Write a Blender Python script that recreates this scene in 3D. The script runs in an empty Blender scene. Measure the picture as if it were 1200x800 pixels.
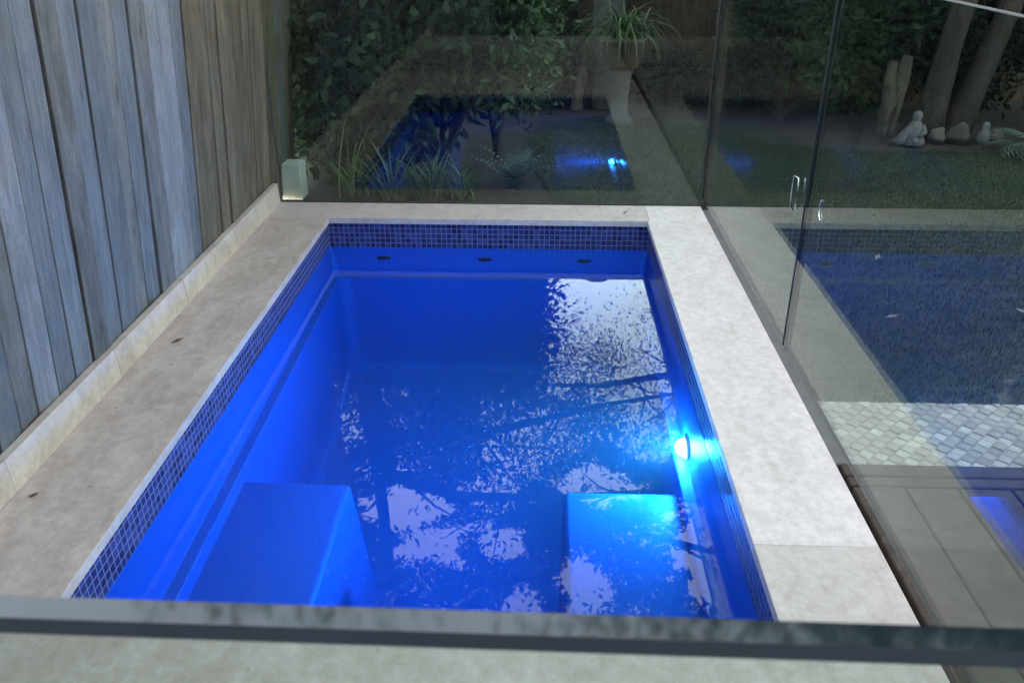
import bpy, bmesh, math, random
import numpy as np
from mathutils import Vector, Matrix

R = math.radians
random.seed(7)
rng = np.random.default_rng(11)
S = bpy.context.scene
COL = S.collection

# ------------------------------------------------------------------ helpers
def tag(o, label=None, cat=None, group=None, kind=None):
    if label: o['label'] = label
    if cat: o['category'] = cat
    if group: o['group'] = group
    if kind: o['kind'] = kind
    return o

def thing(name, label, cat, loc=(0, 0, 0), rz=0.0, group=None):
    o = bpy.data.objects.new(name, None)
    COL.objects.link(o)
    o.location = loc
    o.rotation_euler = (0, 0, rz)
    o.empty_display_size = 0.1
    return tag(o, label, cat, group)

def obj(name, bm, mats, parent=None, smooth=False):
    me = bpy.data.meshes.new(name)
    bm.to_mesh(me)
    bm.free()
    if not isinstance(mats, (list, tuple)): mats = [mats]
    for m in mats: me.materials.append(m)
    if smooth:
        me.polygons.foreach_set('use_smooth', [True] * len(me.polygons))
    o = bpy.data.objects.new(name, me)
    COL.objects.link(o)
    if parent: o.parent = parent
    return o

def box(bm, x0, x1, y0, y1, z0, z1, bevel=0.0, seg=2, mi=0):
    vs = [bm.verts.new((x, y, z)) for x in (x0, x1) for y in (y0, y1) for z in (z0, z1)]
    idx = [(0, 1, 3, 2), (4, 6, 7, 5), (0, 4, 5, 1), (2, 3, 7, 6), (0, 2, 6, 4), (1, 5, 7, 3)]
    fs = [bm.faces.new([vs[i] for i in f]) for f in idx]
    for f in fs: f.material_index = mi
    if bevel > 0:
        es = list({e for f in fs for e in f.edges})
        bmesh.ops.bevel(bm, geom=es, offset=bevel, segments=seg, affect='EDGES', profile=0.5)
    return fs

def tube(bm, pts, rad, seg=8, cap=True, jit=0.0):
    pts = [Vector(p) for p in pts]
    rings = []
    up = Vector((0.13, 0.31, 0.94)).normalized()
    for i, p in enumerate(pts):
        d = (pts[min(i + 1, len(pts) - 1)] - pts[max(i - 1, 0)]).normalized()
        a = d.cross(up)
        if a.length < 1e-3: a = d.cross(Vector((1, 0, 0)))
        a.normalize()
        b = d.cross(a)
        ring = []
        for k in range(seg):
            t = 2 * math.pi * k / seg
            r = rad[i] * (1 + jit * random.uniform(-1, 1))
            ring.append(bm.verts.new(p + (a * math.cos(t) + b * math.sin(t)) * r))
        rings.append(ring)
    for i in range(len(rings) - 1):
        for k in range(seg):
            bm.faces.new((rings[i][k], rings[i][(k + 1) % seg], rings[i + 1][(k + 1) % seg], rings[i + 1][k]))
    if cap:
        bm.faces.new(rings[0][::-1])
        bm.faces.new(rings[-1])

def lathe(bm, prof, c=(0, 0, 0), seg=24, jit=0.0):
    rings = []
    for r, z in prof:
        rings.append([bm.verts.new((c[0] + r * (1 + jit * random.uniform(-1, 1)) * math.cos(2 * math.pi * k / seg),
                                    c[1] + r * (1 + jit * random.uniform(-1, 1)) * math.sin(2 * math.pi * k / seg),
                                    c[2] + z)) for k in range(seg)])
    for i in range(len(rings) - 1):
        for k in range(seg):
            bm.faces.new((rings[i][k], rings[i][(k + 1) % seg], rings[i + 1][(k + 1) % seg], rings[i + 1][k]))
    bm.faces.new(rings[0][::-1])
    bm.faces.new(rings[-1])

def np_mesh(name, V, F, mats, parent=None, tint=None, smooth=False):
    """V (n,3), F (m,k) with constant k."""
    me = bpy.data.meshes.new(name)
    n, (m, k) = len(V), F.shape
    me.vertices.add(n)
    me.vertices.foreach_set('co', np.ascontiguousarray(V, np.float32).ravel())
    me.loops.add(m * k)
    me.loops.foreach_set('vertex_index', np.ascontiguousarray(F, np.int32).ravel())
    me.polygons.add(m)
    me.polygons.foreach_set('loop_start', np.arange(0, m * k, k, dtype=np.int32))
    if smooth:
        me.polygons.foreach_set('use_smooth', np.ones(m, bool))
    me.update(calc_edges=True)
    if tint is not None:
        at = me.attributes.new('tint', 'FLOAT_COLOR', 'POINT')
        c = np.ones((n, 4), np.float32)
        c[:, :3] = tint.reshape(-1, 1) if tint.ndim == 1 else tint
        at.data.foreach_set('color', c.ravel())
    if not isinstance(mats, (list, tuple)): mats = [mats]
    for mt in mats: me.materials.append(mt)
    o = bpy.data.objects.new(name, me)
    COL.objects.link(o)
    if parent: o.parent = parent
    return o

def norm(a):
    return a / np.maximum(np.linalg.norm(a, axis=1, keepdims=True), 1e-9)

def leaves(P, size, aspect=0.45, down=0.3, axis=None, spread=1.0, fold=0.12):
    """Folded leaf of 4 verts / 2 triangles at every point of P."""
    n = len(P)
    A = rng.normal(size=(n, 3)) * spread
    if axis is not None: A = A + axis
    A[:, 2] -= down
    A = norm(A)
    N = norm(np.cross(A, rng.normal(size=(n, 3))))
    B = np.cross(N, A)
    s = size * (0.65 + 0.7 * rng.random(n))
    s = s[:, None]
    v0 = P
    v1 = P + A * s * 0.5 + B * s * aspect * 0.5 + N * s * fold
    v2 = P + A * s
    v3 = P + A * s * 0.5 - B * s * aspect * 0.5 + N * s * fold
    V = np.stack([v0, v1, v2, v3], 1).reshape(-1, 3)
    i = np.arange(n)[:, None] * 4
    F = np.concatenate([i + np.array([[0, 1, 2]]), i + np.array([[0, 2, 3]])], 0)
    return V, F

def blades(P, H, W, lean, seg=3, curl=0.5, dirs=None):
    """Strap leaves: ribbons of `seg` quads that bend over."""
    n = len(P)
    if dirs is None:
        a = rng.random(n) * 2 * math.pi
        D = np.stack([np.cos(a), np.sin(a), np.zeros(n)], 1)
    else:
        D = norm(dirs)
    side = np.stack([-D[:, 1], D[:, 0], np.zeros(n)], 1)
    rows = []
    pos = P.copy()
    ang = lean.copy()
    step = H / seg
    for k in range(seg + 1):
        t = k / seg
        w = W * (1 - t) ** 0.7 * (0.6 + 0.4 * min(1, 3 * t + 0.5)) + 0.0004
        rows.append(pos - side * w[:, None] * 0.5)
        rows.append(pos + side * w[:, None] * 0.5)
        pos = pos + (D * np.sin(ang)[:, None] + np.array([0, 0, 1.0]) * np.cos(ang)[:, None]) * step[:, None]
        ang = ang + curl / seg * (0.6 + 0.8 * rng.random(n))
    V = np.stack(rows, 1).reshape(-1, 3)
    per = 2 * (seg + 1)
    i = np.arange(n)[:, None] * per
    F = np.concatenate([i + np.array([[2 * k, 2 * k + 1, 2 * k + 3, 2 * k + 2]]) for k in range(seg)], 0)
    return V, F, per

# ------------------------------------------------------------------ materials
def mat(name):
    m = bpy.data.materials.new(name)
    m.use_nodes = True
    nt = m.node_tree
    for n in list(nt.nodes): nt.nodes.remove(n)
    out = nt.nodes.new('ShaderNodeOutputMaterial')
    return m, nt, out

def N(nt, t, **kw):
    n = nt.nodes.new(t)
    for k, v in kw.items():
        if k in ('operation', 'blend_type', 'data_type', 'noise_dimensions', 'feature', 'attribute_name', 'attribute_type', 'interpolation'):
            setattr(n, k, v)
        else:
            n.inputs[k].default_value = v
    return n

def L(nt, a, b): nt.links.new(a, b)

def principled(nt, out, **kw):
    p = nt.nodes.new('ShaderNodeBsdfPrincipled')
    for k, v in kw.items(): p.inputs[k].default_value = v
    L(nt, p.outputs[0], out.inputs['Surface'])
    return p

def ramp(nt, stops, fac=None):
    r = nt.nodes.new('ShaderNodeValToRGB')
    el = r.color_ramp.elements
    while len(el) < len(stops): el.new(0.5)
    for e, (p, c) in zip(el, stops):
        e.position = p
        e.color = (*c, 1) if len(c) == 3 else c
    if fac is not None: L(nt, fac, r.inputs[0])
    return r

def mixc(nt, fac, a, b, mode='MIX'):
    m = nt.nodes.new('ShaderNodeMix')
    m.data_type = 'RGBA'
    m.blend_type = mode
    for sock, v in ((m.inputs[0], fac), (m.inputs[6], a), (m.inputs[7], b)):
        if hasattr(v, 'is_linked'): L(nt, v, sock)
        elif isinstance(v, (int, float)): sock.default_value = v
        else: sock.default_value = (*v, 1)
    return m.outputs[2]

def mth(nt, op, a, b=None):
    m = nt.nodes.new('ShaderNodeMath')
    m.operation = op
    for i, v in enumerate((a, b)):
        if v is None: continue
        if hasattr(v, 'is_linked'): L(nt, v, m.inputs[i])
        else: m.inputs[i].default_value = v
    return m.outputs[0]

def coords(nt, scale=(1, 1, 1), world=True):
    g = nt.nodes.new('ShaderNodeNewGeometry') if world else nt.nodes.new('ShaderNodeTexCoord')
    mp = nt.nodes.new('ShaderNodeMapping')
    mp.inputs['Scale'].default_value = scale
    L(nt, g.outputs['Position'] if world else g.outputs['Object'], mp.inputs[0])
    return mp.outputs[0]

def noise(nt, vec, scale, detail=4, rough=0.55, dist=0.0):
    n = N(nt, 'ShaderNodeTexNoise', Scale=scale, Detail=detail, Roughness=rough, Distortion=dist)
    L(nt, vec, n.inputs['Vector'])
    return n.outputs['Fac']

def bump(nt, h, strength, dist=0.01):
    b = N(nt, 'ShaderNodeBump', Strength=strength, Distance=dist)
    L(nt, h, b.inputs['Height'])
    return b.outputs[0]

def travertine(name, lo, mid, hi, rough=0.55):
    m, nt, out = mat(name)
    p = principled(nt, out, Roughness=rough)
    c = coords(nt)
    oi = nt.nodes.new('ShaderNodeObjectInfo')
    off = N(nt, 'ShaderNodeVectorMath', operation='MULTIPLY_ADD')
    L(nt, oi.outputs['Random'], off.inputs[0])
    off.inputs[1].default_value = (37, 19, 11)
    L(nt, c, off.inputs[2])
    v = off.outputs[0]
    mp = N(nt, 'ShaderNodeMapping', Scale=(2.2, 1.0, 1.0))
    L(nt, v, mp.inputs[0])
    f1 = noise(nt, mp.outputs[0], 5.5, 7, 0.62, 0.7)
    f2 = noise(nt, v, 34, 7, 0.72, 0.4)
    base = ramp(nt, [(0.3, lo), (0.5, mid), (0.72, hi)], f1)
    blot = ramp(nt, [(0.35, (0.86, 0.84, 0.81)), (0.62, (1.06, 1.06, 1.06))], f2)
    cc = mixc(nt, 1.0, base.outputs[0], blot.outputs[0], 'MULTIPLY')
    # small filled pits and dull spots
    vo = N(nt, 'ShaderNodeTexVoronoi', Scale=21.0, Randomness=1.0)
    L(nt, v, vo.inputs['Vector'])
    pit = ramp(nt, [(0.0, (1, 1, 1)), (0.13, (1, 1, 1)), (0.2, (0, 0, 0))], vo.outputs['Distance'])
    gate = ramp(nt, [(0.55, (0, 0, 0)), (0.66, (1, 1, 1))], noise(nt, v, 9, 3))
    pf = mth(nt, 'MULTIPLY', pit.outputs[0], gate.outputs[0])
    cc = mixc(nt, mth(nt, 'MULTIPLY', pf, 0.4), cc, (lo[0] * 0.45, lo[1] * 0.42, lo[2] * 0.38))
    pale = ramp(nt, [(0.6, (0, 0, 0)), (0.7, (1, 1, 1))], noise(nt, v, 13, 4, 0.6, 1.2))
    cc = mixc(nt, mth(nt, 'MULTIPLY', pale.outputs[0], 0.35), cc, (min(1, hi[0] * 1.15), min(1, hi[1] * 1.16), min(1, hi[2] * 1.2)))
    tone = mth(nt, 'ADD', mth(nt, 'MULTIPLY', oi.outputs['Random'], 0.10), 0.95)
    cc = mixc(nt, 1.0, cc, N2col(nt, tone), 'MULTIPLY')
    L(nt, cc, p.inputs['Base Color'])
    hh = mth(nt, 'SUBTRACT', mth(nt, 'MULTIPLY', f2, 0.5), mth(nt, 'MULTIPLY', pf, 0.8))
    L(nt, bump(nt, hh, 0.35, 0.004), p.inputs['Normal'])
    return m

def N2col(nt, v):
    c = nt.nodes.new('ShaderNodeCombineColor')
    for i in range(3): L(nt, v, c.inputs[i])
    return c.outputs[0]

def wood(name, a, b, c, contrast=1.0, stainscale=1.0):
    m, nt, out = mat(name)
    p = principled(nt, out, Roughness=0.85)
    p.inputs['Specular IOR Level'].default_value = 0.15
    oi = nt.nodes.new('ShaderNodeObjectInfo')
    v = coords(nt)
    off = N(nt, 'ShaderNodeVectorMath', operation='MULTIPLY_ADD')
    L(nt, oi.outputs['Random'], off.inputs[0])
    off.inputs[1].default_value = (53, 71, 29)
    L(nt, v, off.inputs[2])
    g = N(nt, 'ShaderNodeMapping', Scale=(45, 45, 3.2))
    L(nt, off.outputs[0], g.inputs[0])
    grain = noise(nt, g.outputs[0], 2.0, 6, 0.65, 0.6)
    g2 = N(nt, 'ShaderNodeMapping', Scale=(9, 9, 1.3))
    L(nt, off.outputs[0], g2.inputs[0])
    big = noise(nt, g2.outputs[0], 2.2 * stainscale, 5, 0.6, 0.8)
    base = ramp(nt, [(0.28, a), (0.5, b), (0.72, c)], big)
    gr = ramp(nt, [(0.25, (0.74, 0.735, 0.73)), (0.6, (1.05, 1.05, 1.05))], grain)
    cc = mixc(nt, contrast, base.outputs[0], gr.outputs[0], 'MULTIPLY')
    tone = mth(nt, 'ADD', mth(nt, 'MULTIPLY', oi.outputs['Random'], 0.24), 0.86)
    cc = mixc(nt, 1.0, cc, N2col(nt, tone), 'MULTIPLY')
    # weather blotches and fine speckle
    bl = N(nt, 'ShaderNodeMapping', Scale=(14, 14, 5))
    L(nt, off.outputs[0], bl.inputs[0])
    br = ramp(nt, [(0.3, (0.78, 0.80, 0.80)), (0.52, (1, 1, 1)), (0.75, (1.22, 1.20, 1.18))], noise(nt, bl.outputs[0], 1.4, 6, 0.7, 0.5))
    cc = mixc(nt, 0.8, cc, br.outputs[0], 'MULTIPLY')
    sp = ramp(nt, [(0.35, (0.82, 0.82, 0.82)), (0.65, (1.15, 1.15, 1.15))], noise(nt, v, 180, 2, 0.7))
    cc = mixc(nt, 0.7, cc, sp.outputs[0], 'MULTIPLY')
    # knots
    kn = N(nt, 'ShaderNodeMapping', Scale=(6, 6, 1.7))
    L(nt, off.outputs[0], kn.inputs[0])
    vo = N(nt, 'ShaderNodeTexVoronoi', Scale=1.3)
    L(nt, kn.outputs[0], vo.inputs['Vector'])
    kr = ramp(nt, [(0.04, (1, 1, 1)), (0.10, (0, 0, 0))], vo.outputs['Distance'])
    cc = mixc(nt, mth(nt, 'MULTIPLY', kr.outputs[0], 0.6), cc, (0.03, 0.025, 0.022))
    L(nt, cc, p.inputs['Base Color'])
    L(nt, bump(nt, grain, 0.5, 0.003), p.inputs['Normal'])
    return m

def leaf_mat(name, dark, light, trans=0.2, rough=0.55, spec=0.18):
    m, nt, out = mat(name)
    p = nt.nodes.new('ShaderNodeBsdfPrincipled')
    p.inputs['Roughness'].default_value = rough
    p.inputs['Specular IOR Level'].default_value = spec
    at = N(nt, 'ShaderNodeAttribute', attribute_name='tint')
    r = ramp(nt, [(0.0, dark), (1.0, light)], at.outputs['Fac'])
    L(nt, r.outputs[0], p.inputs['Base Color'])
    t = nt.nodes.new('ShaderNodeBsdfTranslucent')
    L(nt, r.outputs[0], t.inputs['Color'])
    mx = nt.nodes.new('ShaderNodeMixShader')
    mx.inputs[0].default_value = trans
    L(nt, p.outputs[0], mx.inputs[1])
    L(nt, t.outputs[0], mx.inputs[2])
    L(nt, mx.outputs[0], out.inputs['Surface'])
    return m

def simple(name, col, rough=0.6, var=0.25, scale=12, metal=0.0, bmp=0.2, spec=0.5):
    m, nt, out = mat(name)
    p = principled(nt, out, Roughness=rough, Metallic=metal)
    p.inputs['Specular IOR Level'].default_value = spec
    v = coords(nt)
    f = noise(nt, v, scale, 5, 0.6)
    r = ramp(nt, [(0.3, tuple(x * (1 - var) for x in col)), (0.7, tuple(min(1, x * (1 + var)) for x in col))], f)
    L(nt, r.outputs[0], p.inputs['Base Color'])
    if bmp: L(nt, bump(nt, f, bmp, 0.01), p.inputs['Normal'])
    return m

def bark(name, a, b):
    m, nt, out = mat(name)
    p = principled(nt, out, Roughness=0.9)
    p.inputs['Specular IOR Level'].default_value = 0.15
    v = coords(nt, (14, 14, 3))
    f = noise(nt, v, 1.6, 6, 0.65, 0.8)
    r = ramp(nt, [(0.3, a), (0.7, b)], f)
    L(nt, r.outputs[0], p.inputs['Base Color'])
    L(nt, bump(nt, f, 0.8, 0.02), p.inputs['Normal'])
    return m

def glass_mat(name, tint):
    """Thin clear pane face: Fresnel mirror over a tinted clear body (both faces carry it)."""
    m, nt, out = mat(name)
    geo = nt.nodes.new('ShaderNodeNewGeometry')
    ior = mth(nt, 'ADD', mth(nt, 'MULTIPLY', geo.outputs['Backfacing'], 1 / 1.5 - 1.5), 1.5)
    fr = nt.nodes.new('ShaderNodeFresnel')
    L(nt, ior, fr.inputs['IOR'])
    tr = nt.nodes.new('ShaderNodeBsdfTransparent')
    tr.inputs[0].default_value = (*tint, 1)
    gl = nt.nodes.new('ShaderNodeBsdfGlossy')
    gl.inputs['Roughness'].default_value = 0.0
    gl.inputs['Color'].default_value = (1, 1, 1, 1)
    mx = nt.nodes.new('ShaderNodeMixShader')
    L(nt, fr.outputs[0], mx.inputs[0])
    L(nt, tr.outputs[0], mx.inputs[1])
    L(nt, gl.outputs[0], mx.inputs[2])
    L(nt, mx.outputs[0], out.inputs['Surface'])
    return m

M = {}
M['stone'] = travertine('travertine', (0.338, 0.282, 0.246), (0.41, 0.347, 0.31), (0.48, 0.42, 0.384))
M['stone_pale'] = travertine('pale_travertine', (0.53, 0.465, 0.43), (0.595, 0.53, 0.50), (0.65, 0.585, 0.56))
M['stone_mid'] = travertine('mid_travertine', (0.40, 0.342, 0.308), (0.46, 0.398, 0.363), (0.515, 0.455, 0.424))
M['edging'] = simple('dark_concrete_edging', (0.10, 0.10, 0.098), 0.9, 0.15, 20)
M['grout'] = simple('grout', (0.36, 0.35, 0.33), 0.9, 0.1, 30)
M['wood_blue'] = wood('weathered_blue_grey_wood', (0.084, 0.090, 0.096), (0.120, 0.127, 0.135), (0.150, 0.157, 0.167))
M['wood_grey'] = wood('weathered_grey_wood', (0.078, 0.075, 0.071), (0.125, 0.121, 0.116), (0.17, 0.165, 0.158))
M['wood_brown'] = wood('weathered_brown_wood', (0.068, 0.052, 0.035), (0.118, 0.096, 0.067), (0.16, 0.138, 0.105))
M['wood_pale'] = wood('pale_grey_wood', (0.13, 0.13, 0.135), (0.175, 0.175, 0.18), (0.22, 0.22, 0.225))
M['wood_gap_shade'] = wood('gap_shade_wood', (0.02, 0.018, 0.016), (0.03, 0.027, 0.024), (0.04, 0.036, 0.033))  # near-black tone puts the shade of the paling gaps into colour
M['wood_old'] = wood('old_brown_fence_wood', (0.04, 0.03, 0.025), (0.062, 0.047, 0.039), (0.085, 0.067, 0.056))
M['deck'] = wood('dark_deck_boards', (0.042, 0.031, 0.026), (0.056, 0.042, 0.035), (0.070, 0.054, 0.046), 0.4)
M['glass'] = glass_mat('clear_pane', (0.87, 0.93, 0.90))
M['lawn_soil'] = simple('lawn_soil', (0.022, 0.028, 0.015), 0.95, 0.4, 6)
M['earth'] = simple('garden_soil', (0.028, 0.024, 0.020), 0.95, 0.4, 8)
M['chrome'] = simple('polished_steel', (0.75, 0.76, 0.78), 0.12, 0.02, 5, 1.0, 0)
M['pot'] = simple('brown_pot', (0.055, 0.040, 0.032), 0.6, 0.2, 14)
M['concrete'] = simple('pale_concrete', (0.52, 0.52, 0.48), 0.85, 0.15, 18)
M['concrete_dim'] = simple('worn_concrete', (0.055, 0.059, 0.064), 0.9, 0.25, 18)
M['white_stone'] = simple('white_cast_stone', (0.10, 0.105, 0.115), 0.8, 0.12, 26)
M['rock'] = simple('garden_rock', (0.085, 0.076, 0.07), 0.9, 0.3, 16)
M['rock_dark'] = simple('dark_garden_rock', (0.05, 0.046, 0.044), 0.9, 0.3, 16)
M['bark_dark'] = bark('dark_bark', (0.02, 0.018, 0.016), (0.046, 0.042, 0.038))
M['bark_pale'] = bark('pale_bark', (0.032, 0.028, 0.025), (0.082, 0.074, 0.065))
M['render_wall'] = simple('house_render', (0.075, 0.08, 0.09), 0.9, 0.08, 8)
M['roof'] = simple('roof_tiles', (0.10, 0.09, 0.085), 0.8, 0.2, 10)
M['dark_door'] = simple('dark_sliding_door', (0.03, 0.032, 0.035), 0.15, 0.1, 3, 0, 0)
M['dry_leaf'] = simple('dry_leaf', (0.10, 0.065, 0.035), 0.8, 0.3, 40, 0, 0)
M['pale_dry_leaf'] = simple('pale_dry_leaf', (0.22, 0.20, 0.165), 0.8, 0.2, 40, 0, 0)
M['leaf_shrub'] = leaf_mat('shrub_leaf', (0.010, 0.020, 0.011), (0.042, 0.078, 0.042))
M['leaf_lit'] = leaf_mat('lit_shrub_leaf', (0.018, 0.036, 0.018), (0.085, 0.135, 0.07))  # lit right side of the shrub painted in as lighter leaves
M['leaf_hedge'] = leaf_mat('hedge_leaf', (0.008, 0.015, 0.010), (0.032, 0.052, 0.034))
M['leaf_tree'] = leaf_mat('tree_leaf', (0.018, 0.03, 0.014), (0.05, 0.075, 0.035), 0.2)
M['leaf_strap'] = leaf_mat('strap_leaf', (0.06, 0.10, 0.04), (0.22, 0.28, 0.13))
M['leaf_silver'] = leaf_mat('silver_leaf', (0.05, 0.075, 0.065), (0.15, 0.20, 0.18))
M['leaf_pot'] = leaf_mat('spider_plant_leaf', (0.032, 0.06, 0.028), (0.115, 0.165, 0.085))
M['grass'] = leaf_mat('lawn_grass', (0.014, 0.028, 0.014), (0.04, 0.065, 0.03), 0.2, 0.6, 0.2)

def edge_mat():
    m, nt, out = mat('polished_glass_edge')
    principled(nt, out, **{'Base Color': (0.006, 0.012, 0.014, 1), 'Roughness': 0.06, 'IOR': 1.52})
    return m
M['edge'] = edge_mat()
M['edge_frost'] = simple('frosted_arris', (0.028, 0.034, 0.044), 0.5, 0.1, 20, 0, 0)
M['edge_dull'] = simple('ground_glass_edge', (0.008, 0.012, 0.012), 0.5, 0.1, 20, 0, 0, 0.12)

def tile_mat():
    m, nt, out = mat('blue_mosaic_tile')
    p = principled(nt, out)
    uv = nt.nodes.new('ShaderNodeTexCoord').outputs['UV']
    sx = nt.nodes.new('ShaderNodeSeparateXYZ')
    L(nt, uv, sx.inputs[0])
    ms = []
    cells = []
    for i in range(2):
        t = mth(nt, 'DIVIDE', sx.outputs[i], 0.0256)
        fr = mth(nt, 'FRACT', t)
        d = mth(nt, 'ABSOLUTE', mth(nt, 'SUBTRACT', fr, 0.5))
        ms.append(d)
        cells.append(mth(nt, 'FLOOR', t))
    d = mth(nt, 'MAXIMUM', ms[0], ms[1])
    gr = ramp(nt, [(0.415, (0, 0, 0)), (0.45, (1, 1, 1))], d)
    cv = nt.nodes.new('ShaderNodeCombineXYZ')
    L(nt, cells[0], cv.inputs[0]); L(nt, cells[1], cv.inputs[1])
    wn = nt.nodes.new('ShaderNodeTexWhiteNoise')
    L(nt, cv.outputs[0], wn.inputs[0])
    tc = ramp(nt, [(0.0, (0.012, 0.016, 0.075)), (0.5, (0.02, 0.028, 0.13)), (0.85, (0.035, 0.05, 0.19)), (1.0, (0.05, 0.045, 0.16))], wn.outputs[0])
    cc = mixc(nt, gr.outputs[0], tc.outputs[0], (0.125, 0.135, 0.21))
    L(nt, cc, p.inputs['Base Color'])
    rr = mth(nt, 'ADD', mth(nt, 'MULTIPLY', gr.outputs[0], 0.6), 0.16)
    L(nt, rr, p.inputs['Roughness'])
    inv = mth(nt, 'SUBTRACT', 1.0, gr.outputs[0])
    L(nt, bump(nt, inv, 0.5, 0.002), p.inputs['Normal'])
    return m
M['tile'] = tile_mat()

def shell_mat():
    m, nt, out = mat('blue_gelcoat')
    p = principled(nt, out, Roughness=0.45)
    p.inputs['Specular IOR Level'].default_value = 0.2
    v = coords(nt)
    f = noise(nt, v, 260, 2, 0.6)
    r = ramp(nt, [(0.35, SHELL_A), (0.65, SHELL_B)], f)
    L(nt, r.outputs[0], p.inputs['Base Color'])
    return m
SHELL_A, SHELL_B = (0.010, 0.085, 0.36), (0.014, 0.105, 0.42)
M['shell'] = shell_mat()
M['jet_dark'] = simple('dark_jet_fitting', (0.004, 0.018, 0.03), 0.5, 0.1, 20, 0, 0)
M['rim'] = simple('lamp_rim', (0.5, 0.55, 0.6), 0.3, 0.05, 20, 0, 0)

def water_mat():
    m, nt, out = mat('pool_water')
    g = N(nt, 'ShaderNodeBsdfGlass', Roughness=0.0, IOR=1.333)
    v = coords(nt)
    h = noise(nt, v, 7.0, 2, 0.5, 0.4)
    h2 = noise(nt, v, 38.0, 2, 0.5, 0.2)
    hh = mth(nt, 'ADD', h, mth(nt, 'MULTIPLY', h2, 0.10))
    L(nt, bump(nt, hh, 0.0022, 0.015), g.inputs['Normal'])
    L(nt, g.outputs[0], out.inputs['Surface'])
    ab = N(nt, 'ShaderNodeVolumeAbsorption', Density=0.75)
    ab.inputs[0].default_value = (0.22, 0.70, 0.84, 1)
    sc = N(nt, 'ShaderNodeVolumeScatter', Density=0.055)
    sc.inputs[0].default_value = (0.8, 0.9, 1, 1)
    ad = nt.nodes.new('ShaderNodeAddShader')
    L(nt, ab.outputs[0], ad.inputs[0]); L(nt, sc.outputs[0], ad.inputs[1])
    L(nt, ad.outputs[0], out.inputs['Volume'])
    return m
M['water'] = water_mat()

def emit_mat(name, col, s):
    m, nt, out = mat(name)
    e = N(nt, 'ShaderNodeEmission', Strength=s)
    e.inputs[0].default_value = (*col, 1)
    L(nt, e.outputs[0], out.inputs['Surface'])
    return m

def cobble_mat():
    m, nt, out = mat('cobble')
    p = principled(nt, out, Roughness=0.8)
    at = N(nt, 'ShaderNodeAttribute', attribute_name='tint')
    r = ramp(nt, [(0.0, (0.25, 0.225, 0.20)), (0.5, (0.33, 0.30, 0.275)), (1.0, (0.47, 0.44, 0.41))], at.outputs['Fac'])
    f = noise(nt, coords(nt), 45, 4)
    g = ramp(nt, [(0.3, (0.8, 0.8, 0.8)), (0.7, (1.1, 1.1, 1.1))], f)
    L(nt, mixc(nt, 1.0, r.outputs[0], g.outputs[0], 'MULTIPLY'), p.inputs['Base Color'])
    return m
M['cobble'] = cobble_mat()

# ------------------------------------------------------------------ dimensions (metres, pool coping top = 0)
XL, XR, YN, YB = -1.045, 0.521, 1.312, 4.000     # inner lip of the coping
TW = 0.012                                        # tile wall set back under the lip
XO, YO = 0.818, 4.245                             # outer edges of the coping
XK = -1.350                                       # foot of the stone upstand
ZW = -0.155                                       # water level
ZG = -0.045                                       # garden level
GH = 1.190                                        # glass height

# ------------------------------------------------------------------ setting: ground
bm = bmesh.new()
xs = [-60, XK - 0.1, XO - 0.02, 60]
ys = [-60, 1.0, YO - 0.02, 80]
for i in range(3):
    for j in range(3):
        if i == 1 and j == 1: continue
        z = ZG - 0.01
        vs = [bm.verts.new((x, y, z)) for x, y in ((xs[i], ys[j]), (xs[i + 1], ys[j]), (xs[i + 1], ys[j + 1]), (xs[i], ys[j + 1]))]
        bm.faces.new(vs)
bmesh.ops.remove_doubles(bm, verts=bm.verts, dist=1e-4)
tag(obj('ground', bm, M['earth']), kind='structure')

def sheet(name, poly, z, m):
    bm = bmesh.new()
    bm.faces.new([bm.verts.new((x, y, z)) for x, y in poly])
    o = obj(name, bm, m)
    return tag(o, kind='structure')

LAWN = [(0.84, 2.37), (9, 2.37), (9, 5.55), (3.2, 5.5), (2.6, 5.62), (2.0, 5.55), (1.5, 5.75), (1.2, 6.25), (0.85, 6.55),
        (0.3, 6.55), (0.02, 6.35), (-0.12, 5.9), (-0.05, 5.2), (0.05, 4.6), (0.08, 4.27), (0.84, 4.27)]
sheet('lawn', LAWN, ZG + 0.002, M['lawn_soil'])

def inside(P, poly):
    x, y = P[:, 0], P[:, 1]
    r = np.zeros(len(P), bool)
    n = len(poly)
    for i in range(n):
        x0, y0 = poly[i]; x1, y1 = poly[(i + 1) % n]
        c = ((y0 > y) != (y1 > y)) & (x < (x1 - x0) * (y - y0) / (y1 - y0 + 1e-12) + x0)
        r ^= c
    return r

# grass blades
P = np.stack([rng.uniform(-0.15, 5.2, 330000), rng.uniform(2.37, 6.6, 330000), np.full(330000, ZG)], 1)
P = P[inside(P, LAWN)]
patch = np.sin(P[:, 0] * 5.1 + 1.3 * np.sin(P[:, 1] * 4)) * np.sin(P[:, 1] * 6.3 + P[:, 0]) * 0.5 + 0.5
P = P[rng.random(len(P)) < 0.55 + 0.45 * patch]
n = len(P)
V, F, per = blades(P, rng.uniform(0.010, 0.028, n), np.full(n, 0.0032), rng.uniform(0.1, 1.0, n), 2, 0.7)
patch = np.sin(P[:, 0] * 5.1 + 1.3 * np.sin(P[:, 1] * 4)) * np.sin(P[:, 1] * 6.3 + P[:, 0]) * 0.5 + 0.5
tint = np.clip(0.25 + 0.45 * patch + rng.normal(0, 0.12, n), 0, 1)
g = np_mesh('lawn_grass', V, F, M['grass'], tint=np.repeat(tint, per))
tag(g, kind='stuff', label='short dark green lawn grass behind the glass fence', cat='grass')

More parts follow.
